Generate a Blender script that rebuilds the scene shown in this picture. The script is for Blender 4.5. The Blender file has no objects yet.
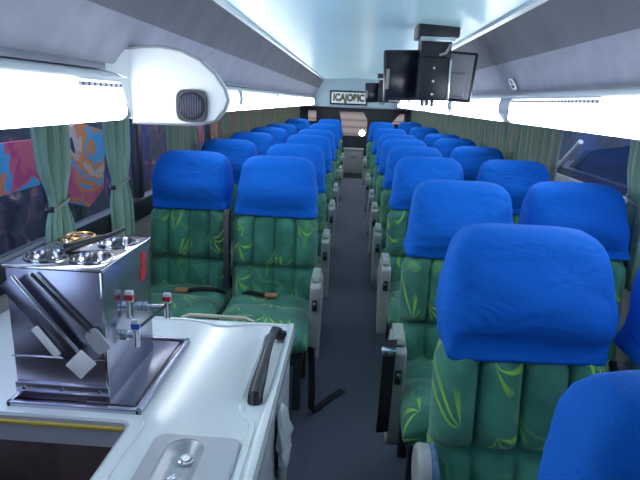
import bpy, bmesh, math, random
from mathutils import Vector, Matrix, noise
random.seed(7)
C = bpy.context.scene.collection
S = bpy.context.scene
PI = math.pi

# ------------------------------------------------------------------ materials
def new_mat(name):
    m = bpy.data.materials.new(name); m.use_nodes = True
    nt = m.node_tree; nt.nodes.clear()
    out = nt.nodes.new('ShaderNodeOutputMaterial')
    b = nt.nodes.new('ShaderNodeBsdfPrincipled')
    nt.links.new(b.outputs[0], out.inputs[0])
    return m, nt, b, out

def N(nt, t, **kw):
    n = nt.nodes.new(t)
    for k, v in kw.items():
        if k in n.inputs: n.inputs[k].default_value = v
        else: setattr(n, k, v)
    return n

def ramp(nt, stops, interp='LINEAR'):
    r = nt.nodes.new('ShaderNodeValToRGB'); cr = r.color_ramp; cr.interpolation = interp
    while len(cr.elements) > 1: cr.elements.remove(cr.elements[-1])
    cr.elements[0].position = stops[0][0]; cr.elements[0].color = (*stops[0][1], 1)
    for p, c in stops[1:]:
        e = cr.elements.new(p); e.color = (*c, 1)
    return r

def mat(name, col, rough=.5, metal=0, bump=0, bscale=60, var=0, vscale=8, spec=.5, sheen=0, coat=0):
    m, nt, b, out = new_mat(name)
    b.inputs['Roughness'].default_value = rough; b.inputs['Metallic'].default_value = metal
    b.inputs['Specular IOR Level'].default_value = spec
    b.inputs['Base Color'].default_value = (*col, 1)
    if sheen: b.inputs['Sheen Weight'].default_value = sheen
    if coat: b.inputs['Coat Weight'].default_value = coat; b.inputs['Coat Roughness'].default_value = .12
    tc = N(nt, 'ShaderNodeTexCoord')
    if var:
        n = N(nt, 'ShaderNodeTexNoise', Scale=vscale, Detail=4.0)
        nt.links.new(tc.outputs['Object'], n.inputs['Vector'])
        r = ramp(nt, [(.3, tuple(c * (1 - var) for c in col)), (.7, tuple(min(1, c * (1 + var)) for c in col))])
        nt.links.new(n.outputs[0], r.inputs[0]); nt.links.new(r.outputs[0], b.inputs['Base Color'])
    if bump:
        n2 = N(nt, 'ShaderNodeTexNoise', Scale=bscale, Detail=3.0)
        nt.links.new(tc.outputs['Object'], n2.inputs['Vector'])
        bp = N(nt, 'ShaderNodeBump', Strength=bump, Distance=.01)
        nt.links.new(n2.outputs[0], bp.inputs['Height']); nt.links.new(bp.outputs[0], b.inputs['Normal'])
    return m

def emit(name, col, st):
    m = bpy.data.materials.new(name); m.use_nodes = True
    nt = m.node_tree; nt.nodes.clear()
    o = nt.nodes.new('ShaderNodeOutputMaterial'); e = N(nt, 'ShaderNodeEmission', Strength=st)
    e.inputs[0].default_value = (*col, 1); nt.links.new(e.outputs[0], o.inputs[0])
    return m

def glass_mat(name, tint, refl=.1):
    m, nt, b, out = new_mat(name); nt.nodes.remove(b)
    t = N(nt, 'ShaderNodeBsdfTransparent'); t.inputs[0].default_value = (*tint, 1)
    g = N(nt, 'ShaderNodeBsdfGlossy', Roughness=.03); g.inputs[0].default_value = (1, 1, 1, 1)
    lw = N(nt, 'ShaderNodeLayerWeight', Blend=.5)
    pw = N(nt, 'ShaderNodeMath', operation='POWER'); pw.inputs[1].default_value = 4.0; nt.links.new(lw.outputs['Facing'], pw.inputs[0])
    ml = N(nt, 'ShaderNodeMath', operation='MULTIPLY_ADD'); ml.inputs[1].default_value = refl * 3; ml.inputs[2].default_value = .03; nt.links.new(pw.outputs[0], ml.inputs[0])
    mx = N(nt, 'ShaderNodeMixShader')
    nt.links.new(ml.outputs[0], mx.inputs[0]); nt.links.new(t.outputs[0], mx.inputs[1]); nt.links.new(g.outputs[0], mx.inputs[2])
    nt.links.new(mx.outputs[0], out.inputs[0])
    return m

def green_fabric():
    m, nt, b, out = new_mat('green_leaf_fabric')
    tc = N(nt, 'ShaderNodeTexCoord'); oi = N(nt, 'ShaderNodeObjectInfo')
    sc = N(nt, 'ShaderNodeVectorMath', operation='SCALE'); sc.inputs[0].default_value = (7.3, 3.1, 5.7)
    nt.links.new(oi.outputs['Random'], sc.inputs['Scale'])
    ad = N(nt, 'ShaderNodeVectorMath', operation='ADD')
    nt.links.new(tc.outputs['Object'], ad.inputs[0]); nt.links.new(sc.outputs[0], ad.inputs[1])
    n = N(nt, 'ShaderNodeTexNoise', Scale=9.0, Detail=3.0); nt.links.new(ad.outputs[0], n.inputs['Vector'])
    base = ramp(nt, [(.3, (.018, .125, .088)), (.7, (.055, .26, .175))])
    nt.links.new(n.outputs[0], base.inputs[0])
    # leaf fronds: each cell of a scattered pattern holds a fan of fine strokes
    s0 = N(nt, 'ShaderNodeSeparateXYZ'); nt.links.new(ad.outputs[0], s0.inputs[0])
    zy = N(nt, 'ShaderNodeMath', operation='SUBTRACT'); nt.links.new(s0.outputs['Z'], zy.inputs[0]); nt.links.new(s0.outputs['Y'], zy.inputs[1])
    flat = N(nt, 'ShaderNodeCombineXYZ'); nt.links.new(s0.outputs['X'], flat.inputs[0]); nt.links.new(zy.outputs[0], flat.inputs[1])
    v = N(nt, 'ShaderNodeTexVoronoi', Scale=6.5, Randomness=.9, voronoi_dimensions='2D'); nt.links.new(flat.outputs[0], v.inputs['Vector'])
    dv = N(nt, 'ShaderNodeVectorMath', operation='SUBTRACT')
    s2 = N(nt, 'ShaderNodeVectorMath', operation='SCALE'); s2.inputs['Scale'].default_value = 1.0
    nt.links.new(flat.outputs[0], s2.inputs[0])
    nt.links.new(s2.outputs[0], dv.inputs[0]); nt.links.new(v.outputs['Position'], dv.inputs[1])
    sx = N(nt, 'ShaderNodeSeparateXYZ'); nt.links.new(dv.outputs[0], sx.inputs[0])
    yz = N(nt, 'ShaderNodeMath', operation='ADD'); nt.links.new(sx.outputs['Y'], yz.inputs[0]); nt.links.new(sx.outputs['Z'], yz.inputs[1])
    at = N(nt, 'ShaderNodeMath', operation='ARCTAN2'); nt.links.new(yz.outputs[0], at.inputs[0]); nt.links.new(sx.outputs['X'], at.inputs[1])
    colr = N(nt, 'ShaderNodeSeparateColor'); nt.links.new(v.outputs['Color'], colr.inputs[0])
    off = N(nt, 'ShaderNodeMath', operation='MULTIPLY_ADD'); off.inputs[1].default_value = 6.28; nt.links.new(colr.outputs[0], off.inputs[0]); nt.links.new(at.outputs[0], off.inputs[2])
    mu = N(nt, 'ShaderNodeMath', operation='MULTIPLY'); mu.inputs[1].default_value = 9.0; nt.links.new(off.outputs[0], mu.inputs[0])
    si = N(nt, 'ShaderNodeMath', operation='SINE'); nt.links.new(mu.outputs[0], si.inputs[0])
    st = ramp(nt, [(.35, (0, 0, 0)), (.8, (1, 1, 1))]); nt.links.new(si.outputs[0], st.inputs[0])
    half = N(nt, 'ShaderNodeMath', operation='COSINE'); nt.links.new(off.outputs[0], half.inputs[0])
    hm = ramp(nt, [(.45, (0, 0, 0)), (.6, (1, 1, 1))]); nt.links.new(half.outputs[0], hm.inputs[0])
    pick = ramp(nt, [(.72, (1, 1, 1)), (.76, (0, 0, 0))]); nt.links.new(colr.outputs[1], pick.inputs[0])
    dm = ramp(nt, [(.35, (1, 1, 1)), (.62, (0, 0, 0))]); nt.links.new(v.outputs['Distance'], dm.inputs[0])
    def mul(a, c):
        q = N(nt, 'ShaderNodeMath', operation='MULTIPLY'); nt.links.new(a, q.inputs[0]); nt.links.new(c, q.inputs[1]); return q.outputs[0]
    mask = mul(mul(st.outputs[0], hm.outputs[0]), mul(pick.outputs[0], dm.outputs[0]))
    # thin arcing stems
    w = N(nt, 'ShaderNodeTexNoise', Scale=3.2, Detail=1.0); nt.links.new(ad.outputs[0], w.inputs['Vector'])
    stem = ramp(nt, [(.468, (0, 0, 0)), (.478, (1, 1, 1)), (.488, (0, 0, 0))]); nt.links.new(w.outputs[0], stem.inputs[0])
    half_stem = N(nt, 'ShaderNodeMath', operation='MULTIPLY'); half_stem.inputs[1].default_value = .3; nt.links.new(stem.outputs[0], half_stem.inputs[0])
    mx_ = N(nt, 'ShaderNodeMath', operation='MAXIMUM'); nt.links.new(mask, mx_.inputs[0]); nt.links.new(half_stem.outputs[0], mx_.inputs[1])
    mix = N(nt, 'ShaderNodeMix', data_type='RGBA')
    nt.links.new(mx_.outputs[0], mix.inputs[0]); nt.links.new(base.outputs[0], mix.inputs[6]); mix.inputs[7].default_value = (.26, .58, .06, 1)
    nt.links.new(mix.outputs[2], b.inputs['Base Color'])
    b.inputs['Roughness'].default_value = .85; b.inputs['Sheen Weight'].default_value = .25
    n2 = N(nt, 'ShaderNodeTexNoise', Scale=45.0, Detail=3.0); nt.links.new(tc.outputs['Object'], n2.inputs['Vector'])
    bp = N(nt, 'ShaderNodeBump', Strength=.35, Distance=.008); nt.links.new(n2.outputs[0], bp.inputs['Height']); nt.links.new(bp.outputs[0], b.inputs['Normal'])
    return m

def curtain_mat(name, c1, c2, c3):
    m, nt, b, out = new_mat(name)
    tc = N(nt, 'ShaderNodeTexCoord'); mp = N(nt, 'ShaderNodeMapping'); mp.inputs['Scale'].default_value = (1, 9, .5)
    nt.links.new(tc.outputs['Object'], mp.inputs[0])
    n = N(nt, 'ShaderNodeTexNoise', Scale=2.0, Detail=3.0); nt.links.new(mp.outputs[0], n.inputs['Vector'])
    r = ramp(nt, [(.3, c1), (.5, c2), (.68, c3)]); nt.links.new(n.outputs[0], r.inputs[0]); nt.links.new(r.outputs[0], b.inputs['Base Color'])
    b.inputs['Roughness'].default_value = .9
    return m

def mural_mat(name, seed, stops, scale):
    m, nt, b, out = new_mat(name)
    tc = N(nt, 'ShaderNodeTexCoord'); mp = N(nt, 'ShaderNodeMapping'); mp.inputs['Location'].default_value = (seed, seed * 2.3, seed * .7)
    nt.links.new(tc.outputs['Object'], mp.inputs[0])
    n = N(nt, 'ShaderNodeTexNoise', Scale=scale, Detail=3.5, Distortion=1.2); nt.links.new(mp.outputs[0], n.inputs['Vector'])
    r = ramp(nt, stops, 'CONSTANT'); nt.links.new(n.outputs[0], r.inputs[0])
    nt.links.new(r.outputs[0], b.inputs['Base Color']); b.inputs['Roughness'].default_value = .6
    return m

M = {}
M['blue'] = mat('blue_stretch_cloth', (.003, .128, .60), .85, bump=.25, bscale=260, var=.06, vscale=3, spec=.2)
def soft_folds(m):
    nt = m.node_tree; b = [n for n in nt.nodes if n.type == 'BSDF_PRINCIPLED'][0]
    old = b.inputs['Normal'].links[0].from_node
    tc = N(nt, 'ShaderNodeTexCoord'); oi = N(nt, 'ShaderNodeObjectInfo'); mp = N(nt, 'ShaderNodeMapping'); mp.inputs['Scale'].default_value = (1, .6, 2.2)
    mp.inputs['Rotation'].default_value = (0, .35, 0)
    ad = N(nt, 'ShaderNodeVectorMath', operation='ADD'); nt.links.new(tc.outputs['Object'], ad.inputs[0]); nt.links.new(oi.outputs['Random'], ad.inputs[1])
    nt.links.new(ad.outputs[0], mp.inputs[0])
    n = N(nt, 'ShaderNodeTexNoise', Scale=7.0, Detail=2.5, Distortion=.8); nt.links.new(mp.outputs[0], n.inputs['Vector'])
    bp = N(nt, 'ShaderNodeBump', Strength=.5, Distance=.025); nt.links.new(n.outputs[0], bp.inputs['Height'])
    nt.links.new(bp.outputs[0], old.inputs['Normal'])
soft_folds(M['blue'])
M['green'] = green_fabric()
M['armrest'] = mat('grey_armrest_plastic', (.36, .37, .37), .5, var=.1, vscale=30)
M['pad'] = mat('olive_armrest_pad', (.30, .34, .30), .45, var=.15, vscale=40)
M['black'] = mat('black_plastic', (.012, .013, .018), .4)
M['black_web'] = mat('black_webbing', (.008, .008, .012), .8, bump=.3, bscale=400)
M['dark_metal'] = mat('dark_frame_metal', (.05, .055, .065), .5, .4)
M['floor'] = mat('speckled_floor_vinyl', (.062, .072, .105), .6, bump=.2, bscale=300, var=.35, vscale=140)
M['wallpanel'] = mat('lower_wall_laminate', (.30, .29, .28), .5, var=.08)
M['walldark'] = mat('dark_window_frame', (.018, .02, .028), .4)
M['ceiling'] = mat('pale_ceiling_laminate', (.58, .86, .93), .28, var=.04, vscale=1.5, spec=.6)
M['rack'] = mat('grey_carpeted_rack', (.135, .138, .165), .62, bump=.35, bscale=140, var=.14, vscale=5)
M['rack_pale'] = mat('pale_rack_lip', (.30, .31, .38), .55, bump=.2, bscale=140, var=.1)
M['alu'] = mat('brushed_aluminium', (.62, .68, .72), .3, .85)
M['lamp_white'] = mat('white_lamp_housing', (.72, .75, .80), .4)
M['tube'] = emit('lit_diffuser', (.86, .93, 1.0), 9.0)
def perf():
    m, nt, b, out = new_mat('perforated_strip')
    tc = N(nt, 'ShaderNodeTexCoord'); s_ = N(nt, 'ShaderNodeSeparateXYZ'); nt.links.new(tc.outputs['Object'], s_.inputs[0])
    d = N(nt, 'ShaderNodeMath', operation='MULTIPLY'); d.inputs[1].default_value = 25; nt.links.new(s_.outputs['Y'], d.inputs[0])
    f = N(nt, 'ShaderNodeMath', operation='FRACT'); nt.links.new(d.outputs[0], f.inputs[0])
    r = ramp(nt, [(0, (.72, .75, .80)), (.32, (.06, .06, .14)), (.68, (.72, .75, .80))], 'CONSTANT'); nt.links.new(f.outputs[0], r.inputs[0])
    nt.links.new(r.outputs[0], b.inputs['Base Color']); b.inputs['Roughness'].default_value = .5
    return m
M['perf'] = perf()
M['collar'] = mat('grey_lamp_collar', (.40, .46, .56), .4)
M['pod'] = mat('white_moulded_panel', (.82, .84, .87), .35)
M['podedge'] = mat('grey_edge_trim', (.25, .27, .30), .5)
M['grille'] = mat('charcoal_grille', (.022, .025, .04), .45)
M['fibre'] = mat('white_fibreglass', (.74, .78, .80), .22, var=.03, vscale=3, coat=.3)
M['fibre_grey'] = mat('grey_fibreglass', (.36, .38, .41), .4, var=.05)
M['silver'] = mat('silver_moulding', (.50, .51, .55), .32, .35, bump=.05, bscale=200)
M['steel'] = mat('polished_steel', (.56, .55, .68), .27, 1.0, bump=.03, bscale=12)
M['steel_dark'] = mat('brushed_dark_steel', (.24, .24, .30), .28, 1.0, bump=.04, bscale=40)
M['steel_bright'] = mat('bright_steel', (.78, .78, .80), .14, 1.0)
M['chrome'] = mat('chrome', (.8, .8, .82), .08, 1.0)
M['brown'] = mat('dark_brown_interior', (.075, .045, .048), .6, var=.4, vscale=12)
M['yellow'] = mat('yellow_edge_seal', (.60, .42, .07), .5)
M['red'] = mat('red_plastic', (.60, .03, .04), .4)
M['bluep'] = mat('blue_plastic', (.03, .12, .6), .4)
M['white'] = mat('white_plastic', (.80, .80, .82), .4)
M['bag'] = mat('white_plastic_film', (.70, .72, .75), .3, bump=.4, bscale=30)
M['cream'] = mat('cream_plastic', (.62, .58, .45), .5)
M['screen'] = mat('black_gloss_screen', (.012, .014, .026), .22, spec=.4)
M['tvgrey'] = mat('grey_monitor_back', (.30, .30, .32), .45)
M['header'] = mat('blue_grey_header', (.36, .48, .56), .45)
M['rear'] = mat('dark_rear_panel', (.018, .022, .035), .55)
M['locker'] = mat('grey_locker_panel', (.34, .35, .36), .45, var=.1, vscale=8)
M['ink'] = mat('olive_black_ink', (.12, .11, .05), .6)
M['signwhite'] = mat('white_sign_face', (.80, .84, .88), .5)
M['hubrim'] = mat('worn_blue_rim', (.05, .12, .22), .5, var=.5, vscale=40)
M['curtain'] = curtain_mat('sage_green_curtain', (.17, .31, .24), (.24, .39, .31), (.31, .46, .38))
M['curtain_dull'] = curtain_mat('dull_green_curtain', (.12, .21, .16), (.20, .28, .22), (.28, .27, .21))
M['curtain_mix'] = curtain_mat('green_brown_curtain', (.11, .23, .16), (.20, .24, .17), (.30, .19, .13))
M['beltend'] = mat('tan_buckle', (.42, .20, .10), .4)
M['glass'] = glass_mat('window_glass', (.80, .84, .90), .12)
M['brownwall'] = None
def plank():
    m, nt, b, out = new_mat('tan_plank_siding')
    tc = N(nt, 'ShaderNodeTexCoord'); w = N(nt, 'ShaderNodeTexWave', Scale=1.6, Distortion=.4, bands_direction='Z'); nt.links.new(tc.outputs['Object'], w.inputs['Vector'])
    r = ramp(nt, [(.0, (.50, .28, .17)), (.25, (.78, .48, .31)), (1, (.84, .55, .37))]); nt.links.new(w.outputs['Fac'], r.inputs[0]); nt.links.new(r.outputs[0], b.inputs['Base Color'])
    b.inputs['Roughness'].default_value = .8
    return m
M['brownwall'] = plank()
PINK, ORANGE, SKY, CREAM, NIGHT, MAG = (.80, .14, .22), (.90, .30, .10), (.10, .46, .80), (.80, .58, .42), (.03, .03, .06), (.68, .06, .24)
M['muralA'] = mural_mat('painted_banner_pink', 1.7, [(0, PINK), (.38, MAG), (.46, PINK), (.50, SKY), (.58, ORANGE), (.66, PINK), (.74, CREAM)], 1.8)
M['muralB'] = mural_mat('painted_banner_orange', 4.1, [(0, NIGHT), (.34, MAG), (.43, PINK), (.49, ORANGE), (.55, SKY), (.62, ORANGE), (.67, CREAM), (.72, NIGHT)], 1.6)
M['muralD'] = mural_mat('painted_board_orange', 2.2, [(0, ORANGE), (.42, (.45, .10, .05)), (.52, CREAM), (.57, ORANGE), (.66, NIGHT)], 2.0)
M['muralC'] = mural_mat('dark_painted_wall', 9.2, [(0, (.02, .02, .05)), (.42, (.03, .03, .06)), (.52, (.06, .05, .09)), (.57, (.16, .05, .09)), (.60, (.05, .06, .12)), (.63, (.40, .13, .06)), (.66, (.10, .12, .18)), (.69, (.45, .36, .26))], 3.2)
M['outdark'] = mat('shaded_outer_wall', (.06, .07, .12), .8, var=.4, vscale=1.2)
M['asphalt'] = mat('dark_asphalt', (.04, .042, .05), .9, var=.3, vscale=10)
M['vehicle'] = mat('dark_blue_paint', (.05, .06, .10), .35)
M['vehicle_pale'] = mat('pale_side_panel', (.62, .58, .52), .4)

# ------------------------------------------------------------------ mesh helpers
class MB:
    def __init__(s): s.v = []; s.f = []
    def add(s, verts, faces, mtx=None):
        o = len(s.v)
        for p in verts:
            p = Vector(p); s.v.append(tuple(mtx @ p) if mtx else tuple(p))
        s.f += [tuple(i + o for i in f) for f in faces]
        return s
    def box(s, x0, x1, y0, y1, z0, z1, bev=0, seg=2, mtx=None):
        bm = bmesh.new(); bmesh.ops.create_cube(bm, size=1)
        for v in bm.verts:
            v.co = Vector(((x0 + x1) / 2 + v.co.x * (x1 - x0), (y0 + y1) / 2 + v.co.y * (y1 - y0), (z0 + z1) / 2 + v.co.z * (z1 - z0)))
        if bev: bmesh.ops.bevel(bm, geom=bm.edges[:], offset=bev, segments=seg, affect='EDGES', profile=.5)
        bm.verts.index_update()
        s.add([v.co.copy() for v in bm.verts], [[v.index for v in f.verts] for f in bm.faces], mtx); bm.free()
        return s
    def loft(s, rings, cap0=True, cap1=True, closed=True, mtx=None):
        n = len(rings[0]); vs = [p for r in rings for p in r]; fs = []
        for i in range(len(rings) - 1):
            for j in range(n if closed else n - 1):
                k = (j + 1) % n
                fs.append((i * n + j, i * n + k, (i + 1) * n + k, (i + 1) * n + j))
        if cap0: fs.append(tuple(range(n - 1, -1, -1)))
        if cap1: fs.append(tuple((len(rings) - 1) * n + j for j in range(n)))
        return s.add(vs, fs, mtx)
    def tube(s, path, r, n=10, sx=1, mtx=None, up=(0, 0, 1)):
        path = [Vector(p) for p in path]; rings = []
        for i, p in enumerate(path):
            t = (path[min(i + 1, len(path) - 1)] - path[max(i - 1, 0)]).normalized()
            a = t.cross(Vector(up))
            if a.length < 1e-4: a = t.cross(Vector((1, 0, 0)))
            a.normalize(); b = a.cross(t).normalized()
            rr = r[i] if isinstance(r, (list, tuple)) else r
            rings.append([p + a * (math.cos(2 * PI * k / n) * rr * sx) + b * (math.sin(2 * PI * k / n) * rr) for k in range(n)])
        return s.loft(rings, mtx=mtx)
    def ribbon(s, path, w, t, wdir=(1, 0, 0)):
        path = [Vector(p) for p in path]; wd = Vector(wdir).normalized(); rings = []
        for i, p in enumerate(path):
            tg = (path[min(i + 1, len(path) - 1)] - path[max(i - 1, 0)]).normalized()
            nn = tg.cross(wd).normalized()
            rings.append([p + wd * w / 2 + nn * t / 2, p - wd * w / 2 + nn * t / 2, p - wd * w / 2 - nn * t / 2, p + wd * w / 2 - nn * t / 2])
        return s.loft(rings)
    def cyl(s, c, axis, r, h, n=24, r2=None):
        c = Vector(c); ax = Vector(axis).normalized()
        a = ax.orthogonal().normalized(); b = ax.cross(a)
        r2 = r if r2 is None else r2
        return s.loft([[c + ax * (h * q) + (a * math.cos(2 * PI * k / n) + b * math.sin(2 * PI * k / n)) * rr for k in range(n)] for q, rr in ((-.5, r), (.5, r2))])
    def ring(s, c, axis, r, tr, n=28, m=8):
        c = Vector(c); ax = Vector(axis).normalized(); a = ax.orthogonal().normalized(); b = ax.cross(a)
        rings = []
        for k in range(n + 1):
            d = a * math.cos(2 * PI * k / n) + b * math.sin(2 * PI * k / n)
            rings.append([c + d * (r + tr * math.cos(2 * PI * j / m)) + ax * (tr * math.sin(2 * PI * j / m)) for j in range(m)])
        return s.loft(rings, cap0=False, cap1=False)
    def extrude(s, poly, axis, a0, a1, mtx=None):
        def P(p, a):
            return {'x': (a, p[0], p[1]), 'y': (p[0], a, p[1]), 'z': (p[0], p[1], a)}[axis]
        return s.loft([[P(p, a0) for p in poly], [P(p, a1) for p in poly]], mtx=mtx)
    def build(s, name, m, parent=None, smooth=True, ang=40, loc=(0, 0, 0)):
        me = bpy.data.meshes.new(name); me.from_pydata([tuple(Vector(v) - Vector(loc)) for v in s.v], [], s.f)
        bm = bmesh.new(); bm.from_mesh(me); bmesh.ops.recalc_face_normals(bm, faces=bm.faces); bm.to_mesh(me); bm.free()
        me.validate()
        if smooth:
            for p in me.polygons: p.use_smooth = True
            me.set_sharp_from_angle(angle=math.radians(ang))
        me.materials.append(m)
        o = bpy.data.objects.new(name, me); C.objects.link(o); o.location = loc
        if parent: o.parent = parent
        return o

def boolean_diff(o, cutter_mb):
    c = cutter_mb.build('cutter', M['black']); c.parent = o.parent
    md = o.modifiers.new('cut', 'BOOLEAN'); md.operation = 'DIFFERENCE'; md.object = c; md.solver = 'EXACT'
    bpy.context.view_layer.update()
    dg = bpy.context.evaluated_depsgraph_get()
    me = bpy.data.meshes.new_from_object(o.evaluated_get(dg))
    o.modifiers.clear(); old = o.data; o.data = me; bpy.data.meshes.remove(old)
    cm = c.data; bpy.data.objects.remove(c); bpy.data.meshes.remove(cm)
    for p in o.data.polygons: p.use_smooth = True
    o.data.set_sharp_from_angle(angle=math.radians(35))

def tag(o, label, cat, group=None):
    o['label'] = label; o['category'] = cat
    if group: o['group'] = group
    return o
def thing(name, label, cat, loc=(0, 0, 0), rz=0, group=None):
    o = bpy.data.objects.new(name, None); C.objects.link(o); o.location = loc; o.rotation_euler = (0, 0, rz)
    o.empty_display_size = .05
    return tag(o, label, cat, group)
def struct(mb, name, m, **kw):
    o = mb.build(name, m, **kw)
    if 'parent' not in kw: o['kind'] = 'structure'
    return o
KIDS = {}
def copy_tree(o, parent=None):
    c = o.copy(); C.objects.link(c)
    if parent: c.parent = parent
    for ch in list(o.children): copy_tree(ch, c)
    return c
def rrect(x0, x1, y0, y1, r, n=5):
    pts = []
    for cx, cy, a0 in ((x1 - r, y1 - r, 0), (x0 + r, y1 - r, 90), (x0 + r, y0 + r, 180), (x1 - r, y0 + r, 270)):
        for k in range(n + 1):
            a = math.radians(a0 + 90 * k / n); pts.append((cx + r * math.cos(a), cy + r * math.sin(a)))
    return pts
def spow(c, e): return math.copysign(abs(c) ** e, c)

# ------------------------------------------------------------------ camera
f_px = 540.0; pitch, yaw, roll = math.radians(14.5), math.radians(2.92), math.radians(2.3)
Fw = Vector((-math.sin(yaw) * math.cos(pitch), math.cos(yaw) * math.cos(pitch), -math.sin(pitch)))
Rt = Vector((math.cos(yaw), math.sin(yaw), 0)); Up = Rt.cross(Fw)
r_ = math.cos(roll) * Rt + math.sin(roll) * Up; u_ = -math.sin(roll) * Rt + math.cos(roll) * Up
cam = bpy.data.cameras.new('camera'); co = bpy.data.objects.new('camera', cam); C.objects.link(co)
cam.sensor_width = 36; cam.lens = f_px * 36 / 640; cam.clip_start = .02
mw = Matrix((r_, u_, -Fw)).transposed().to_4x4(); mw.translation = (0, 0, 1.5); co.matrix_world = mw
S.camera = co

# ------------------------------------------------------------------ the setting
XL, XR, XC = -1.20, 1.28, .04
Y0, Y1 = -1.2, 12.0
struct(MB().box(XL - .08, XR + .08, Y0, Y1 + .1, -.06, 0), 'floor', M['floor'], smooth=False)
SILL, HEADZ = .90, 1.56
for nm, x, sg in (('left', XL, -1), ('right', XR, 1)):
    w = MB().box(*sorted((x, x + sg * .06)), Y0, Y1, 0, SILL - .10)
    w.box(*sorted((x, x + sg * .06)), Y0, Y1, HEADZ, 2.02)
    struct(w, 'wall_' + nm, M['wallpanel'], smooth=False)
    fr = MB().box(*sorted((x - sg * .02, x + sg * .05)), Y0, Y1, SILL - .10, SILL + .015, .008)
    fr.box(*sorted((x - sg * .004, x + sg * .05)), Y0, Y1, HEADZ - .03, HEADZ, .004)
    struct(fr, 'trim_1' if sg < 0 else 'trim_2', M['walldark'])
    cuts = [Y0, .55, 2.14, 3.05, 4.6, 6.15, 7.7, 9.25, 10.8, Y1] if sg < 0 else [Y0, .75, 2.22, 3.62, 5.1, 6.6, 8.1, 9.6, 11.0, Y1]
    for i in range(len(cuts) - 1):
        a, b = cuts[i], cuts[i + 1]
        pane = MB().box(*sorted((x + sg * .018, x + sg * .024)), a + .03, b - .03, SILL + .015, HEADZ - .03)
        wi = struct(pane, 'window_%d' % (i + 1 + (20 if sg > 0 else 0)), M['glass'], smooth=False)
        po = MB().box(*sorted((x, x + sg * .05)), b - .032, b + .032, SILL, HEADZ, .01)
        po.build('frame_post', M['walldark'], wi)
struct(MB().box(XL, XR, Y0 - .05, Y0, 0, 2.02), 'wall_front', mat('violet_grey_panel', (.36, .35, .42), .6), smooth=False)  # unseen wall, added without a windscreen to keep flat sky fill off the seats
ceil_rings = []
for y in (Y0, 12.0):
    ceil_rings.append([(x, y, 1.93 + .035 * (1 - ((x - XC) / .69) ** 2)) for x in [XC - .69 + 1.38 * k / 16 for k in range(17)]] + [(XC + .69, y, 2.02), (XC - .69, y, 2.02)])
struct(MB().loft(ceil_rings), 'ceiling', M['ceiling'])
for sg, k in ((-1, 3), (1, 4)):
    x = XC + sg * .685
    t = MB().extrude([(x - .018, 1.915), (x + .018, 1.912), (x + .02, 1.94), (x - .02, 1.945)], 'y', Y0, 11.88)
    struct(t, 'trim_%d' % k, M['alu'])
struct(MB().box(XL, XR, 9.42 + .02, 9.42 + .03, 2.0, 2.01), 'trim_5', M['alu'])

# luggage racks: a carpeted face sloping outwards, a paler lip below, then the underside back to the wall
def rack(sg, name, label):
    def X(d): return XC + sg * d
    t = thing(name, label, 'luggage rack', (X(.8), 0, 0))
    ox = X(.8)
    def prof(pts): return [(X(d) - ox, z) for d, z in pts]
    up = prof([(.69, 1.925), (.715, 1.885), (.755, 1.815), (.80, 1.745), (.812, 1.752), (.78, 1.83), (.74, 1.95)])
    MB().extrude(up, 'y', Y0, 11.85).build('rack_face', M['rack'], t, ang=60)
    lo = prof([(.80, 1.745), (.835, 1.69), (.868, 1.635), (.885, 1.595), (.90, 1.60), (.86, 1.69), (.812, 1.752)])
    MB().extrude(lo, 'y', Y0, 11.85).build('rack_lip', M['rack_pale'], t, ang=60)
    un = prof([(.90, 1.60), (.90, 1.575), (1.195, 1.575), (1.195, 1.60)])
    MB().extrude(un, 'y', Y0, 11.85).build('rack_floor', M['rack_pale'], t, ang=60)
    return t
rack(-1, 'luggage_rack', 'long dark grey carpeted overhead luggage rack above the left windows')
rack(1, 'luggage_rack', 'long dark grey carpeted overhead luggage rack above the right windows')

# light strips
def strip(sg, ya, yb, label, holes=None):
    xi = XC + sg * .89
    t = thing('light_strip', label, 'light strip', (xi, ya, 1.476 if sg < 0 else 1.49), 0, 'lit light strips under the luggage racks')
    L = yb - ya; gap = .20 if sg > 0 else .09 if ya > 1 else .03
    def pr(pts): return [(sg * a, b) for a, b in pts]
    hs = pr([(.05 - .062 * math.cos(a) + .0, .072 + .026 * math.sin(a)) for a in [math.radians(75 - 150 * q / 10) for q in range(11)]] + [(.05, .046), (.05, .098)])
    MB().extrude(hs, 'y', 0, L).build('housing', M['lamp_white'], t, ang=50)
    dpts = [(.05, .045)] + [(.03 - .045 * math.cos(a) - .028 * math.sin(-a), -.012 + .056 * math.sin(a)) for a in [math.radians(85 - 165 * k / 12) for k in range(13)]] + [(.03, -.069)]
    MB().extrude(pr(dpts), 'y', .03, L - gap).build('diffuser', M['tube'], t, ang=60)
    back = pr([(.04, .045), (.022, -.070), (.0, -.074), (.05, -.074), (.06, -.06), (.06, .045)])
    MB().extrude(back, 'y', 0, L).build('reflector', M['lamp_white'], t, ang=50)
    for yy, ln_ in ((.0, .03), (L - gap, gap)):
        cp = pr([(.032 - .056 * math.cos(a), .012 + .086 * math.sin(a)) for a in [math.radians(80 - 160 * k / 12) for k in range(13)]] + [(.05, -.07), (.05, .07)])
        MB().extrude(cp, 'y', yy, yy + ln_).build('end_cap', M['collar'], t, ang=50)
    if holes:
        ya_, yb_ = holes[0] - ya, holes[0] - ya + holes[2] * holes[1]
        MB().box(*sorted((sg * -.012, sg * -.002)), ya_, yb_, .040, .053).build('perforated_strip', M['perf'], t)
    return t
strip(-1, .35, 2.02, 'white lit light strip at left, nearest the camera, ending at the speaker panel', (1.66, 8, .04))
strip(-1, 2.09, 4.1, 'lit light strip on the left side, first one beyond the speaker panel')
strip(-1, 4.1, 6.1, 'lit light strip on the left side, second one beyond the speaker panel')
strip(-1, 6.1, 8.1, 'lit light strip on the left side, third one beyond the speaker panel')
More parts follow.
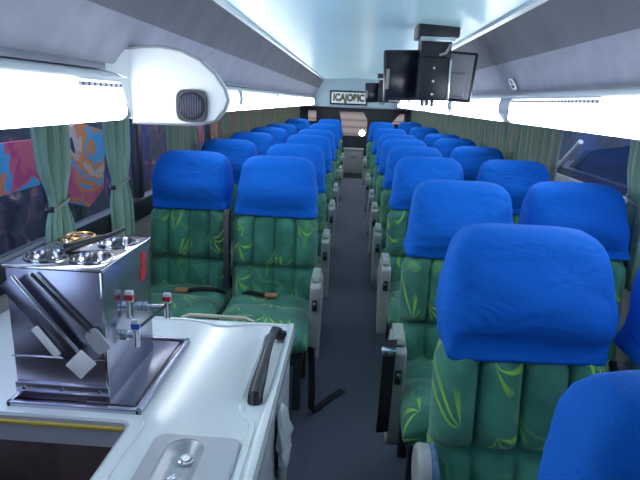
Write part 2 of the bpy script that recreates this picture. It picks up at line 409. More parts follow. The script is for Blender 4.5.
strip(-1, 8.1, 11.75, 'lit light strip on the left side, the farthest one by the back wall')
strip(1, .75, 3.52, 'white lit light strip at right, nearest the camera, beside the square sticker', (2.15, 32, .04))
strip(1, 3.53, 5.45, 'lit light strip on the right side, second one from the camera')
strip(1, 5.45, 7.5, 'lit light strip on the right side, third one from the camera')
strip(1, 7.5, 9.55, 'lit light strip on the right side, fourth one from the camera')
strip(1, 9.55, 11.75, 'lit light strip on the right side, the farthest one by the back wall')

# number sticker on the right rack lip
st = thing('number_sticker', 'small white seat sticker on the right rack lip above the light strip', 'sticker', (XC + .853, 3.24, 1.632))
st.rotation_euler = (0, math.radians(-30), 0)
MB().extrude(rrect(-.05, .05, -.035, .035, .03), 'x', -.006, -.003).build('sticker_face', M['white'], st)
mk = MB()
mk.box(-.008, -.006, -.02, -.002, -.022, -.004); mk.box(-.008, -.006, .004, .02, -.022, -.004)
mk.extrude([(-.02, .006), (.0, .004), (.014, .024), (-.012, .022)], 'x', -.008, -.006)
mk.build('mark', M['ink'], st)

# speaker panel
podt = thing('speaker_panel', 'white egg-shaped speaker panel hanging below the left rack, dark grille on it', 'speaker', (-.63, 2.05, 1.52))
cols = []
topc = [(-.811, 1.655), (-.76, 1.661), (-.694, 1.662), (-.622, 1.651), (-.557, 1.622), (-.503, 1.576), (-.467, 1.526), (-.456, 1.488)]
botc = [(-.811, 1.393), (-.76, 1.393), (-.694, 1.393), (-.622, 1.393), (-.557, 1.396), (-.503, 1.412), (-.467, 1.455), (-.456, 1.486)]
plan = [(-.925, 1.80, 1.628, 1.585), (-.90, 1.86, 1.636, 1.575), (-.87, 1.925, 1.644, 1.565), (-.845, 1.97, 1.650, 1.55)]
def podcol(x, y, t, b, n=10): return [(x + .63, y - 2.05, b + (t - b) * k / n - 1.52) for k in range(n + 1)]
for x, y, t, b in plan: cols.append(podcol(x, y, t, b))
face = []
for k in range(29):
    q = k / 28; q = 1 - (1 - q) ** 1.7
    x = -.811 + q * (.811 - .4565)
    def ip(P):
        for (a, za), (b2, zb) in zip(P, P[1:]):
            if a <= x <= b2 + 1e-9: return za + (zb - za) * (x - a) / (b2 - a)
        return P[-1][1]
    cols.append(podcol(x, 2.0, ip(topc), ip(botc)))
mb = MB()
front = cols; n = len(front[0])
d = .05
backc = [[(p[0] + (.0 if i > 3 else .03), max(p[1] + d, -.0) if i > 3 else p[1] + .02, p[2]) for p in c] for i, c in enumerate(cols)]
rings = []
for i in range(len(front)):
    fr_, bk_ = front[i], backc[i]
    rings.append(fr_ + list(reversed(bk_)))
mb.loft(rings)
pod = mb.build('panel_shell', M['pod'], podt, ang=50)
edge = [(x + .63, 1.995 - 2.05, z - 1.52) for x, z in topc] + [(x + .63, 1.995 - 2.05, z - 1.52) for x, z in reversed(botc[:-1])]
edge = [(plan[0][0] + .63, plan[0][1] - 2.05, plan[0][2] - 1.52), (plan[2][0] + .63, plan[2][1] - 2.05, plan[2][2] - 1.52)] + edge
MB().tube(edge, .005, 8, up=(0, 1, 0)).build('edge_trim', M['podedge'], podt)
gx, gz = -.588 + .63, 1.462 - 1.52
gr = MB().extrude([(gx + .056 * spow(math.cos(a), .55), gz + .058 * spow(math.sin(a), .55)) for a in [2 * PI * k / 32 for k in range(32)]], 'y', -.066, -.05)
grille = gr.build('speaker_grille', M['grille'], podt)
MB().ring((gx, -.067, gz), (0, 1, 0), .046, .0035).build('grille_ring', M['grille'], grille)
sl = MB()
for k in range(9):
    xx = -.036 + .009 * k; hh = math.sqrt(max(.0001, .043 ** 2 - xx ** 2))
    sl.box(gx + xx - .0023, gx + xx + .0023, -.074, -.066, gz - hh, gz + hh, .001)
slo = sl.build('grille_slats', mat('grille_slat_grey', (.10, .11, .17), .35), grille)

# ------------------------------------------------------------------ rear end
Wn = MB()
op = [(-.30, .78), (.31, .78), (.31, 1.12), (.22, 1.285), (-.30, 1.27), (-.26, 1.1)]
Wn.box(XL, -.30, Y1, Y1 + .06, 0, 1.06); Wn.box(.31, XR, Y1, Y1 + .06, 0, 1.06)
Wn.box(-.30, .31, Y1, Y1 + .06, 0, .78); Wn.box(XL, XR, Y1, Y1 + .06, 1.28, 2.02)
Wn.box(-.80, -.30, Y1, Y1 + .06, 1.06, 1.28); Wn.box(.31, .82, Y1, Y1 + .06, 1.06, 1.28)
Wn.extrude([(.31, 1.28), (.22, 1.28), (.31, 1.12)], 'y', Y1, Y1 + .06); Wn.extrude([(-.30, 1.28), (-.25, 1.05), (-.2, .78), (-.30, .78)], 'y', Y1, Y1 + .06)
Wn.extrude([(.82, 1.06), (1.0, 1.28), (.82, 1.28)], 'y', Y1, Y1 + .06); Wn.box(1.1, XR, Y1, Y1 + .06, 1.06, 1.28)
Wn.box(XL, -.98, Y1, Y1 + .06, 1.06, 1.28)
struct(Wn, 'wall_back', M['rear'], smooth=False)
struct(MB().box(-.30, .31, Y1 + .03, Y1 + .035, .78, 1.28), 'window_40', M['glass'], smooth=False)
struct(MB().box(.82, 1.1, Y1 + .03, Y1 + .035, 1.06, 1.28), 'window_41', M['glass'], smooth=False)
struct(MB().box(-.98, -.80, Y1 + .03, Y1 + .035, 1.06, 1.28), 'window_42', M['glass'], smooth=False)
hd = MB().extrude([(11.99, 1.36), (11.86, 1.36), (11.82, 1.375), (11.82, 1.395), (11.88, 1.41), (11.88, 1.99), (11.99, 1.99)], 'x', XL + .01, XR - .01)
struct(hd, 'trim_6', M['header'], ang=25)
struct(MB().box(XL + .01, XR - .01, 11.812, 11.825, 1.378, 1.392), 'trim_7', M['rack_pale'])
sg = thing('destination_sign', 'white sign with dark outlined letters on the rear header above the aisle', 'sign', (-.115, 11.87, 1.57))
MB().box(-.40, .40, -.03, .0, -.145, .145, .012).build('sign_frame', M['black'], sg)
MB().box(-.365, .365, -.036, -.028, -.112, .112, .004).build('sign_face', M['signwhite'], sg)
tc = bpy.data.curves.new('lettering', 'FONT'); tc.body = 'ICAJOBIC'; tc.size = .20; tc.align_x = 'CENTER'; tc.align_y = 'CENTER'; tc.extrude = .003; tc.offset = .011
to = bpy.data.objects.new('tmp', tc); C.objects.link(to); bpy.context.view_layer.update()
tm = bpy.data.meshes.new_from_object(to.evaluated_get(bpy.context.evaluated_depsgraph_get())); bpy.data.objects.remove(to)
xs = [v.co.x for v in tm.vertices]; wd = max(xs) - min(xs)
for v in tm.vertices: v.co = Vector((v.co.x * .66 / wd, v.co.z - .040, -v.co.y * -1.0))
tm.materials.clear(); tm.materials.append(M['ink'])
lt = bpy.data.objects.new('lettering', tm); C.objects.link(lt); lt.parent = sg

lk = thing('rear_locker', 'pale grey locker box closing the far end of the aisle', 'locker', (.045, 11.8, 0))
MB().box(-.21, .21, -.17, .17, 0, .50, .012).build('locker_body', M['locker'], lk)
MB().box(-.22, .22, -.19, .18, .50, .525, .008).build('locker_lid', M['locker'], lk)
MB().box(-.17, .17, -.178, -.168, .06, .44, .006).build('front_panel', M['locker'], lk)
MB().tube([(-.06, -.178, .36), (-.06, -.20, .36), (.06, -.20, .36), (.06, -.178, .36)], .008).build('handle', M['black'], lk)
struct(MB().box(-.25, .34, 10.9, 12.0, 0, .004), 'trim_8', M['black_web'], smooth=False)
rl = thing('reading_light', 'small round lit lamp by the rear window above the aisle end', 'lamp', (.209, 11.99, .845))  # no real lamp: glowing disc added for a flash reflection in the glass
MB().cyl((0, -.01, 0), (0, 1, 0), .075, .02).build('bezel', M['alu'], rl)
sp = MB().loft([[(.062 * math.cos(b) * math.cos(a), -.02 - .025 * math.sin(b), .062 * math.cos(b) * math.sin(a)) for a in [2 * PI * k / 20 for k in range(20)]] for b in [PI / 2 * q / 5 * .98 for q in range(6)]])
sp.build('lens', emit('lit_lamp_lens', (.95, .98, 1), 12), rl)  # glow imitates the reflected flash on the rear glass

# ------------------------------------------------------------------ monitors
def monitor(loc, label, group=None):
    t = thing('ceiling_monitor', label, 'monitor', loc, 0, 'monitors hanging from the ceiling')
    MB().box(-.115, .13, -.10, .16, -.06, .028, .012).build('ceiling_mount', M['black'], t)
    MB().box(-.10, .105, -.108, -.098, -.085, -.058, .004).build('mount_strip', M['alu'], t)
    MB().box(-.09, .09, -.09, .10, -.20, -.058, .01).build('neck', M['black'], t)
    def panel(name, mtx, m, bm_):
        o = MB().box(-.175, .175, -.022, .022, -.15, .15, .012, mtx=mtx).build(name, M['black'], t)
        MB().box(-.158, .158, -.027, -.021, -.132, .134, .003, mtx=mtx).build('screen' if name == 'display_panel' else 'back_cover', m, o)
        return o
    a = panel('display_panel', Matrix.Translation((-.125, .06, -.272)) @ Matrix.Rotation(math.radians(14), 4, 'Z') @ Matrix.Rotation(math.radians(-3), 4, 'Y'), M['screen'], None)
    MB().box(-.166, -.146, -.031, -.02, -.09, .03, .003, mtx=Matrix.Translation((-.125, .06, -.272)) @ Matrix.Rotation(math.radians(14), 4, 'Z')).build('side_button_strip', M['tvgrey'], a)
    m2 = Matrix.Translation((.10, .10, -.265)) @ Matrix.Rotation(math.radians(-12), 4, 'Z') @ Matrix.Rotation(math.radians(4), 4, 'Y')
    b = panel('second_display_panel', m2, M['tvgrey'], None)
    MB().box(-.05, .13, -.05, -.024, -.12, .02, .01, mtx=m2).build('electronics_box', M['tvgrey'], b)
    br = MB().box(-.10, .085, -.135, -.045, -.42, -.175, .012).build('bracket_box', M['black'], t)
    MB().box(.078, .09, -.142, -.13, -.41, -.185, .003).build('bracket_edge', M['alu'], br)
    sc = MB()
    for z in (-.235, -.31, -.385): sc.cyl((-.01, -.138, z), (0, 1, 0), .007, .008, 12)
    sc.build('screw', M['alu'], br)
    cb = MB()
    for x in (-.06, -.03, .0): cb.tube([(x, -.09, -.41), (x, -.09, -.455)], .011, 8)
    cb.build('cable', M['black'], br)
    MB().tube([(.02, -.11, -.16), (.05, -.13, -.15), (.075, -.12, -.11), (.08, -.06, -.09)], .008, 8).build('cable', M['tvgrey'], t)
    return t
monitor((.47, 3.5, 1.945), 'large black folding monitor pair hanging from the ceiling, nearest the camera')
mon2 = monitor((.49, 9.3, 1.945), 'small-looking dark monitor hanging from the ceiling far back beside the sign')

mon2.scale = (1.05, 1.05, 1.05)
# ------------------------------------------------------------------ seats
def front_y(z): return (z - 1.2) * .133
def backrest_mesh(seed, wide=.228):
    rings = []
    zs = [.40, .42, .45, .50, .55, .59, .61, .625, .64, .66, .70, .76, .82, .86, .885, .92, .96, 1.0, 1.06, 1.10]
    for z in zs:
        w = wide - .06 * min(1, max(0, (z - .87) / .05)) - .05 * max(0, (z - 1.0) / .15) - (.012 if z < .43 else 0); hid = 1 - .75 * min(1, max(0, (z - .87) / .05))
        cy = front_y(z)
        seam = math.exp(-((z - .625) / .016) ** 2)
        upper = z > .625
        amp = (.042 if upper else .028)
        ring = []
        NF = 44
        for k in range(NF + 1):
            q = -1 + 2 * k / NF
            x = q * w
            edge_ = (1 - abs(q) ** 6) ** .5 if abs(q) < 1 else 0
            pl = abs(math.sin(PI * (q + 1) * 2)) ** .36
            side = .020 * math.exp(-((abs(q) - .8) / .16) ** 2)
            y = cy - .045 * (hid * .5 + .5) - .025 * edge_ - (amp * pl * hid + side * hid) * edge_ * (1 - .75 * seam) + .020 * seam
            y += .006 * noise.noise(Vector((x * 9 + seed, z * 9, seed))) + .004 * noise.noise(Vector((x * 25, z * 40 + seed, 3)))
            ring.append((x, y, z))
        for k in range(9):
            q = 1 - 2 * (k + .5) / 9
            ring.append((q * w, cy + .035 + .025 * (1 - q ** 4), z))
        rings.append(ring)
    return MB().loft(rings)
def cover_mesh(seed, tilt=0.0, hem=.219):
    rings = []; n = 56
    hm = hem; k_ = (hem > .216); prof = [(.880, hm - .002, .094), (.889, hm, .097), (.905, hm, .096), (.93, .5 * hm + .111, .094), (.945, .3 * hm + .155, .094), (.96, .224 - .001 * k_, .096), (1.0, .2245 - .004 * k_, .096), (1.04, .222 - .005 * k_, .096), (1.06, .2195 - .006 * k_, .092), (1.08, .217 - .006 * k_, .090), (1.10, .2135 - .006 * k_, .086), (1.115, .210 - .005 * k_, .082), (1.13, .205 - .004 * k_, .079), (1.145, .200 - .003 * k_, .076), (1.167, .187, .075), (1.183, .170, .062), (1.194, .148, .046), (1.20, .11, .028), (1.2025, .05, .010)]
    for z, w, dd in prof:
        ring = []
        if seed != 7 and z < .95: z = .95 - (.95 - z) * .72
        for k in range(n):
            a = 2 * PI * k / n
            e = (.16 + .20 * min(1, max(0, (z - .90) / .12))) if z < 1.15 else .46
            x = w * .97 * spow(math.cos(a), e); y = dd * spow(math.sin(a), e)
            if y < 0:
                q_ = 1 - abs(x / w) ** 3
                P_ = [(.88, .0), (.905, -.006), (.93, .004), (.96, .030), (.99, .042), (1.03, .040), (1.08, .026), (1.13, .012), (1.17, .004), (1.21, 0)]
                for (za, va), (zb2, vb) in zip(P_, P_[1:]):
                    if za <= z <= zb2: y -= (va + (vb - va) * (z - za) / (zb2 - za)) * q_ ; break
                c_ = math.exp(-((abs(x) / w - .82) / .16) ** 2) * math.exp(-((z - 1.09) / .05) ** 2)
                y += .011 * c_ * math.sin(150 * (z - .8 * abs(x)) + seed)
            wr = .016 * math.sin(38 * z + 5 * x + 4 * noise.noise(Vector((x * 4 + seed, z * 3, seed)))) * max(0, 1 - abs(z - .98) / .12)
            wr += .026 * noise.noise(Vector((x * 7 + seed * 3, z * 11, y * 3 + seed)))
            fold = .008 * math.sin(55 * (z + abs(x) * 1.2)) * max(0, (abs(x) / w - .6)) * 2
            s_ = 1 + (wr + fold) / .2
            zz = z + (tilt * x + .012 * noise.noise(Vector((x * 3 + seed, 1, seed))) * 1.0 if z < .9 else 0)
            ring.append((x * (1 + .25 * wr / .2), y * s_ + front_y(z) - .01, zz))
        rings.append(ring)
    return MB().loft(rings)
def cushion_mesh(seed):
    rings = []; n = 60
    ys = [-.648, -.64, -.62, -.59, -.55, -.50, -.45, -.40, -.36, -.345, -.33, -.29, -.24, -.19, -.15, -.12]
    for y in ys:
        t0 = max(0, (-.56 - y) / .09); rz = math.sqrt(max(.0, 1 - t0 * t0)) if t0 < 1 else 0
        rz = max(rz, .25)
        seam = math.exp(-((y + .345) / .014) ** 2)
        ring = []
        for k in range(n):
            a = 2 * PI * k / n
            x = .228 * spow(math.cos(a), .35); z = .405 + .06 * rz * spow(math.sin(a), .5)
            if math.sin(a) > 0:
                q = x / .228
                z += (.022 * abs(math.sin(PI * (q + 1) * 1.5)) ** .5 - .018 * seam) * (1 - abs(q) ** 6) + .012 * (y < -.35) * (1 - q * q) * rz
                z += .008 * noise.noise(Vector((x * 8 + seed, y * 8, seed)))
            ring.append((x, y, z))
        rings.append(ring)
    return MB().loft(rings)
def armrest_parts(t, side, raise_=0.0):
    # side: +1 arm on the +x side of the seat. Side panel sweeps down and forward from the pad.
    x0, x1 = (.218, .272) if side > 0 else (-.272, -.218)
    piv = Matrix.Translation((0, -.05, .60)) @ Matrix.Rotation(raise_, 4, 'X') @ Matrix.Translation((0, .05, -.60))
    body = [(-.24, .60), (-.27, .645), (-.31, .66), (-.40, .655), (-.455, .65), (-.478, .635), (-.482, .58), (-.470, .53), (-.45, .45), (-.46, .36), (-.475, .29), (-.465, .255), (-.42, .245), (-.33, .30), (-.26, .40), (-.20, .48), (-.16, .52)]
    arm = MB().extrude(body, 'x', x0, x1, mtx=piv)
    o = arm.build('armrest', M['armrest'], t, ang=50)
    bv = o.modifiers.new('soft', 'BEVEL'); bv.width = .010; bv.segments = 3; bv.limit_method = 'ANGLE'
    pd = MB().extrude([(-.29, .652), (-.29, .676), (-.32, .688), (-.38, .690), (-.44, .682), (-.455, .655)], 'x', x0 + .006, x1 - .006, mtx=piv).build('arm_pad', M['pad'], o, ang=50)
    b2 = pd.modifiers.new('soft', 'BEVEL'); b2.width = .007; b2.segments = 2; b2.limit_method = 'ANGLE'
    xm = (x0 + x1) / 2
    MB().box(xm - .012, xm + .012, -.490, -.474, .52, .575, .004, mtx=piv).build('recline_button', M['black'], o)
    MB().box(xm - .008, xm + .008, -.494, -.486, .55, .568, .003, mtx=piv).build('button_plate', M['chrome'], o)
GREEN1, GREEN2 = backrest_mesh(1), backrest_mesh(5)
def make_seat(kind, seed, raise_=0.0):
    t = thing('bus_seat', 'x', 'seat', (0, 0, 0), 0, 'reclining bus seats')
    (GREEN1 if seed % 2 else GREEN2).build('backrest', M['green'], t, ang=180)
    cover_mesh(seed, 0, .207 if seed == 7 else .214 if seed == 1 else .227).build('headrest_cover', M['blue'], t, ang=180)
    cushion_mesh(seed).build('seat_cushion', M['green'], t, ang=180)
    fr = MB().box(-.20, .20, -.58, -.10, .27, .345, .01)
    fr.build('seat_pan', M['dark_metal'], t)
    for y in (-.50, -.16):
        for xx in (-.17, .17): MB().box(xx - .02, xx + .02, y - .02, y + .02, 0, .28, .005).build('leg', M['dark_metal'], t)
    if kind: armrest_parts(t, kind, raise_)
    return t
P_right, P_left, P_win = make_seat(-1, 2), make_seat(1, 3), make_seat(0, 4)
protos = {'R': P_right, 'L': P_left, 'W': P_win}
used = set()
def ordinal(i): return ['first', 'second', 'third', 'fourth', 'fifth', 'sixth', 'seventh', 'eighth', 'ninth', 'tenth'][i]
def place(kind, x, y, label, rz=0):
    o = protos[kind]
    if kind in used: o = copy_tree(o)
    used.add(kind)
    o.location = (x, y, 0); o.rotation_euler = (0, 0, rz); o['label'] = label
    return o
seat = {}
RA = [.595, 1.42, 2.25, 3.25, 4.01, 4.83, 5.52, 6.7, 8.8]
RW = [None, 1.35, 2.37, 3.28, 4.27, 5.2, 5.95, 7.5, 9.4]
LA = [2.9, 3.75, 4.85, 5.8, 7.35, 9.2]
LW = [2.98, 3.94, 4.85, 5.8, 6.8, 8.8]
for i, y in enumerate(RA):
    lab = {0: 'seat with bright blue headrest cut off at the bottom right corner, nearest the camera',
           1: 'large bright blue covered aisle seat on the right, nearest one shown whole',
           len(RA) - 1: 'small blue covered aisle seat in the right block, farthest row from the camera'}.get(i, 'blue covered green aisle seat in the right block, %s row from the camera' % ordinal(i))
    if i == 1:
        o = make_seat(0, 7)
        hb = MB().cyl((-.245, -.21, .585), (1, 0, 0), .072, .05, 32).build('recliner_hub', M['armrest'], o)
        bv = hb.modifiers.new('soft', 'BEVEL'); bv.width = .012; bv.segments = 3; bv.limit_method = 'ANGLE'
        MB().ring((-.228, -.21, .585), (1, 0, 0), .066, .011).build('hub_rim', M['hubrim'], hb)
        MB().extrude([(-.10, .52), (-.26, .52), (-.30, .42), (-.40, .33), (-.40, .28), (-.12, .28)], 'x', -.258, -.226).build('side_plate', M['armrest'], o)
        o.location = (.475, y, 0); o['label'] = lab
    else:
        o = place('R', .462 if i else .466, y, lab, random.uniform(-.02, .02))
    seat['R', i] = o
for i, y in enumerate(RW):
    if y is None: continue
    lab = {1: 'dark blue covered window seat cut by the right edge of the photo',
           2: 'wide dark blue covered window seat below the uncurtained right window',
           len(RW) - 1: 'dark blue covered window seat in the right block, farthest row from the camera'}.get(i, 'dark blue covered window seat in the right block, %s row from the camera' % ordinal(i))
    seat['RW', i] = place('W', .955 if i == 1 else .965, y, lab, random.uniform(-.02, .02))
for i, y in enumerate(LA):
    lab = {0: 'bright blue covered green aisle seat facing the counter, nearest in the left block',
           len(LA) - 1: 'small blue covered aisle seat in the left block, farthest row from the camera'}.get(i, 'blue covered green aisle seat in the left block, %s row from the camera' % ordinal(i))
    seat['L', i] = place('L', -.383, y, lab, random.uniform(-.015, .015))
for i, y in enumerate(LW):
    lab = {0: 'dark blue covered green window seat behind the steel urn, nearest in the left block',
           len(LW) - 1: 'dark blue covered window seat in the left block, farthest row from the camera'}.get(i, 'dark blue covered window seat in the left block, %s row from the camera' % ordinal(i))
    if i == 0:
        o = make_seat(0, 1); o.location = (-.868, y, 0); o['label'] = lab
    else:
        o = place('W', -.885, y, lab, random.uniform(-.015, .015))
    seat['LW', i] = o
# middle armrests folded up between the pairs, and belts
for key in [('L', 0), ('L', 1)]:
    t = seat[key]
    MB().extrude([(-.20, .50), (-.19, .90), (-.16, .93), (-.13, .92), (-.12, .88), (-.15, .50)], 'x', -.262, -.236).build('middle_armrest', M['walldark'], t, ang=50)
t = seat['R', 1]
MB().extrude([(-.20, .50), (-.16, .86), (-.13, .89), (-.10, .88), (-.08, .85), (-.14, .50)], 'x', .222, .246).build('middle_armrest', M['walldark'], t, ang=50)
def belt(parent, pts, w, wdir, endpts=None, name='seat_belt'):
    o = MB().ribbon(pts, w, .006, wdir).build(name, M['black_web'], parent)
    return o
L0, LW0 = seat['L', 0], seat['LW', 0]
b = belt(L0, [(-.20, -.16, .46), (-.17, -.18, .487), (-.10, -.215, .496), (-.05, -.235, .497), (-.0, -.25, .494)], .035, (0, 1, 0))
MB().box(-.03, .035, -.28, -.235, .497, .512, .006).build('buckle', M['beltend'], b)
b = belt(LW0, [(.22, -.22, .46), (.18, -.26, .49), (.10, -.28, .497), (.04, -.31, .496), (.0, -.33, .492)], .035, (0, 1, 0))
MB().box(-.02, .045, -.36, -.31, .495, .510, .006).build('buckle', M['beltend'], b)
belt(L0, [(.235, -.50, .34), (.245, -.545, .25), (.25, -.55, .12), (.25, -.545, .03), (.262, -.52, .008), (.33, -.40, .006), (.40, -.30, .006)], .035, (1, -.6, 0))
b = belt(seat['R', 2], [(-.278, -.46, .68), (-.284, -.50, .655), (-.286, -.505, .56), (-.287, -.50, .45), (-.289, -.495, .33)], .045, (1, .25, 0))
MB().box(-.315, -.262, -.528, -.500, .645, .672, .005).build('buckle', M['chrome'], b)

# ------------------------------------------------------------------ galley counter
ZC = .78
gc = thing('galley_counter', 'white moulded galley counter with black grab handle at bottom left', 'counter', (-.65, .9, 0))
def G(mb, name, m, parent=None, **kw):
    o = mb.build(name, m, parent or gc, **kw)
    if parent is None or parent is gc: pass
    return o
ox, oy = -.65, .9
def gx_(x): return x - ox
def gy_(y): return y - oy
slab = MB().box(gx_(-1.135), gx_(-.153), gy_(.10), gy_(1.66), .725, ZC, .016, 3)
top = slab.build('worktop', M['fibre'], gc)
boolean_diff(top, MB().extrude(rrect(gx_(-1.02), gx_(-.462), gy_(.35), gy_(1.045), .02), 'z', .6, .9))
boolean_diff(top, MB().extrude(rrect(gx_(-.365), gx_(-.235), gy_(.86), gy_(.985), .06, 8), 'z', .755, .9))
boolean_diff(top, MB().extrude(rrect(gx_(-.238), gx_(-.176), gy_(1.17), gy_(1.57), .022, 6), 'z', .764, .9))
# raised rim along the aisle edge and the far edge, dipping in a small S beside the handle
rim = [(-.190, .10), (-.190, 1.06), (-.197, 1.085), (-.212, 1.10), (-.225, 1.12), (-.232, 1.15)]
MB().tube([(gx_(x), gy_(y), ZC - .001) for x, y in rim], .006, 8, sx=1.4).build('rim_bead', M['fibre'], gc)
MB().box(gx_(-.175), gx_(-.155), gy_(.12), gy_(1.64), ZC - .004, ZC + .010, .005).build('raised_rim', M['fibre'], gc)
MB().tube([(gx_(x), gy_(y), ZC) for x, y in [(-1.1, 1.635), (-.50, 1.635), (-.46, 1.625), (-.40, 1.605), (-.36, 1.605), (-.31, 1.625), (-.27, 1.635), (-.18, 1.635)]], .006, 8, sx=1.3).build('rim_bead', M['fibre'], gc)
MB().tube([(gx_(-.545), gy_(1.668), .745), (gx_(-.545), gy_(1.685), .765), (gx_(-.52), gy_(1.688), .776), (gx_(-.33), gy_(1.688), .776), (gx_(-.30), gy_(1.685), .765), (gx_(-.30), gy_(1.655), .745)], .007, 8).build('back_rail', M['cream'], gc)
body = MB().box(gx_(-1.13), gx_(-.168), gy_(.12), gy_(1.645), 0, .73, .01)
bo = body.build('cabinet_body', mat('pale_grey_fibreglass', (.55, .58, .63), .35), gc)
boolean_diff(bo, MB().box(gx_(-1.03), gx_(-.455), gy_(.34), gy_(1.055), .45, .9))
MB().box(gx_(-.170), gx_(-.162), gy_(.25), gy_(1.58), .10, .69, .004).build('side_panel', mat('pale_grey_door', (.50, .53, .58), .4), gc)
# sink
sk = MB()
x0, x1, y0, y1 = gx_(-1.02), gx_(-.462), gy_(.35), gy_(1.045)
ringz = [(.779, 0.0), (.72, .008), (.68, .012), (.48, .02)]
sk.loft([[(px, py, z) for px, py in rrect(x0 + i, x1 - i, y0 + i, y1 - i, .02)] for z, i in ringz], cap0=False, cap1=True)
sko = sk.build('sink_basin', M['brown'], gc, ang=30)
MB().loft([[(px, py, z) for px, py in rrect(x0 + i, x1 - i, y0 + i, y1 - i, .02)] for z, i in [(.782, -.004), (.782, .003), (.722, .009), (.720, .0)]], cap0=False, cap1=False).build('basin_lip', M['silver'], sko, ang=30)
MB().box(x0 + .02, x1 - .012, y1 - .010, y1 - .003, .764, .773, .002).build('yellow_seal', M['yellow'], sko)
MB().loft([[(px, py, z) for px, py in rrect(x0 - i, x1 + i, y0 - i, y1 + i, .025)] for z, i in [(.779, .03), (.786, .028), (.786, .004), (.779, .002)]], cap0=False, cap1=False).build('sink_rim', M['fibre'], sko, ang=30)
# tap recess plate
plt = MB().loft([[(px, py, z) for px, py in rrect(gx_(-.388) + i, gx_(-.200) - i, gy_(.62) + i, gy_(1.008) - i, .018)] for z, i in [(ZC - .004, 0), (ZC + .008, .002), (ZC + .012, .006)]])
po = plt.build('recess_plate', M['silver'], gc, ang=30)
boolean_diff(po, MB().extrude(rrect(gx_(-.352), gx_(-.270), gy_(.70), gy_(.990), .040, 8), 'z', .7, .9))
MB().loft([[(px, py, z) for px, py in rrect(gx_(-.352) + i, gx_(-.270) - i, gy_(.70) + i, gy_(.990) - i, .039 - i, 8)] for z, i in [(.791, -.002), (.788, .004), (.772, .014), (.764, .026)]], cap0=False, cap1=True).build('recess_well', M['silver'], po, ang=40)
MB().ring((gx_(-.308), gy_(.952), .768), (0, 0, 1), .014, .004).cyl((gx_(-.308), gy_(.952), .767), (0, 0, 1), .009, .01, 16).build('drain', M['chrome'], po)
MB().tube([(gx_(-.312), gy_(.880), .764), (gx_(-.312), gy_(.878), .780), (gx_(-.316), gy_(.862), .785), (gx_(-.32), gy_(.845), .782)], [.009, .009, .008, .007], 12).build('tap_spout', M['chrome'], po)
# grab handle
MB().tube([(gx_(-.194), gy_(1.555), .772), (gx_(-.199), gy_(1.553), .800), (gx_(-.205), gy_(1.53), .812), (gx_(-.207), gy_(1.44), .815), (gx_(-.206), gy_(1.36), .815), (gx_(-.204), gy_(1.29), .812), (gx_(-.203), gy_(1.22), .806), (gx_(-.203), gy_(1.175), .797), (gx_(-.203), gy_(1.165), .772)], [.012, .012, .011, .010, .011, .013, .0155, .016, .016], 14, sx=1.2).build('grab_handle', mat('charcoal_handle', (.03, .033, .038), .35), gc)
MB().box(gx_(-.200), gx_(-.172), gy_(1.535), gy_(1.56), .775, .80, .005).build('handle_foot', M['black'], gc)

# things in the sink and on the side
tag(MB().box(-.006, .006, -.17, .17, -.005, .005, .002, mtx=Matrix.Rotation(math.radians(38), 4, 'Z')).build('wooden_stirrer', mat('grey_brown_wood', (.24, .18, .16), .6), loc=(0, 0, 0)), 'thin grey stick lying across the dark sink in the counter', 'stick')
bpy.data.objects['wooden_stirrer'].location = (-.64, .86, .49)
bagm = []
for i in range(15):
    q = i / 14; z = .71 - .27 * q
    w = .02 + .06 * math.sin(PI * min(1, q * 1.05)) ** .7 * (1 - .25 * (abs(q - .47) < .06)); dpt = .006 + .011 * math.sin(PI * q) * (1 - .5 * (abs(q - .47) < .06))
    ring = []
    for k in range(24):
        a = 2 * PI * k / 24; nz = noise.noise(Vector((math.cos(a) * 2, math.sin(a) * 2, q * 7)))
        ring.append((-.162 + .004 + dpt + dpt * math.cos(a) * (1 + .5 * nz), 1.30 + (q - .5) * .06 + w * math.sin(a) * (1 + .3 * nz), z))
    bagm.append(ring)
bag = MB().loft(bagm).build('plastic_bag', M['bag'], ang=180, loc=(-.145, 1.30, .70))
tag(bag, 'crumpled white plastic bag hanging on the aisle side of the counter', 'bag')

# ------------------------------------------------------------------ hot drink urn on its tray
tr = thing('drip_tray', 'flat dark steel tray under the steel urn on the counter', 'tray', (-.61, 1.268, ZC))
MB().box(-.15, .15, -.188, .188, .001, .010, .002).build('tray_base', mat('stained_steel', (.17, .14, .15), .22, .9, var=.4, vscale=14), tr)
rim_ = MB()
for a, b, c_, d_ in ((-.158, .158, -.196, -.184), (-.158, .158, .184, .196), (-.158, -.146, -.196, .196), (.146, .158, -.196, .196)):
    rim_.box(a, b, c_, d_, .0, .018, .003)
rim_.build('tray_rim', M['steel'], tr)
MB().box(.02, .135, -.17, .175, .010, .014, .001).build('drip_plate', M['steel_dark'], tr)

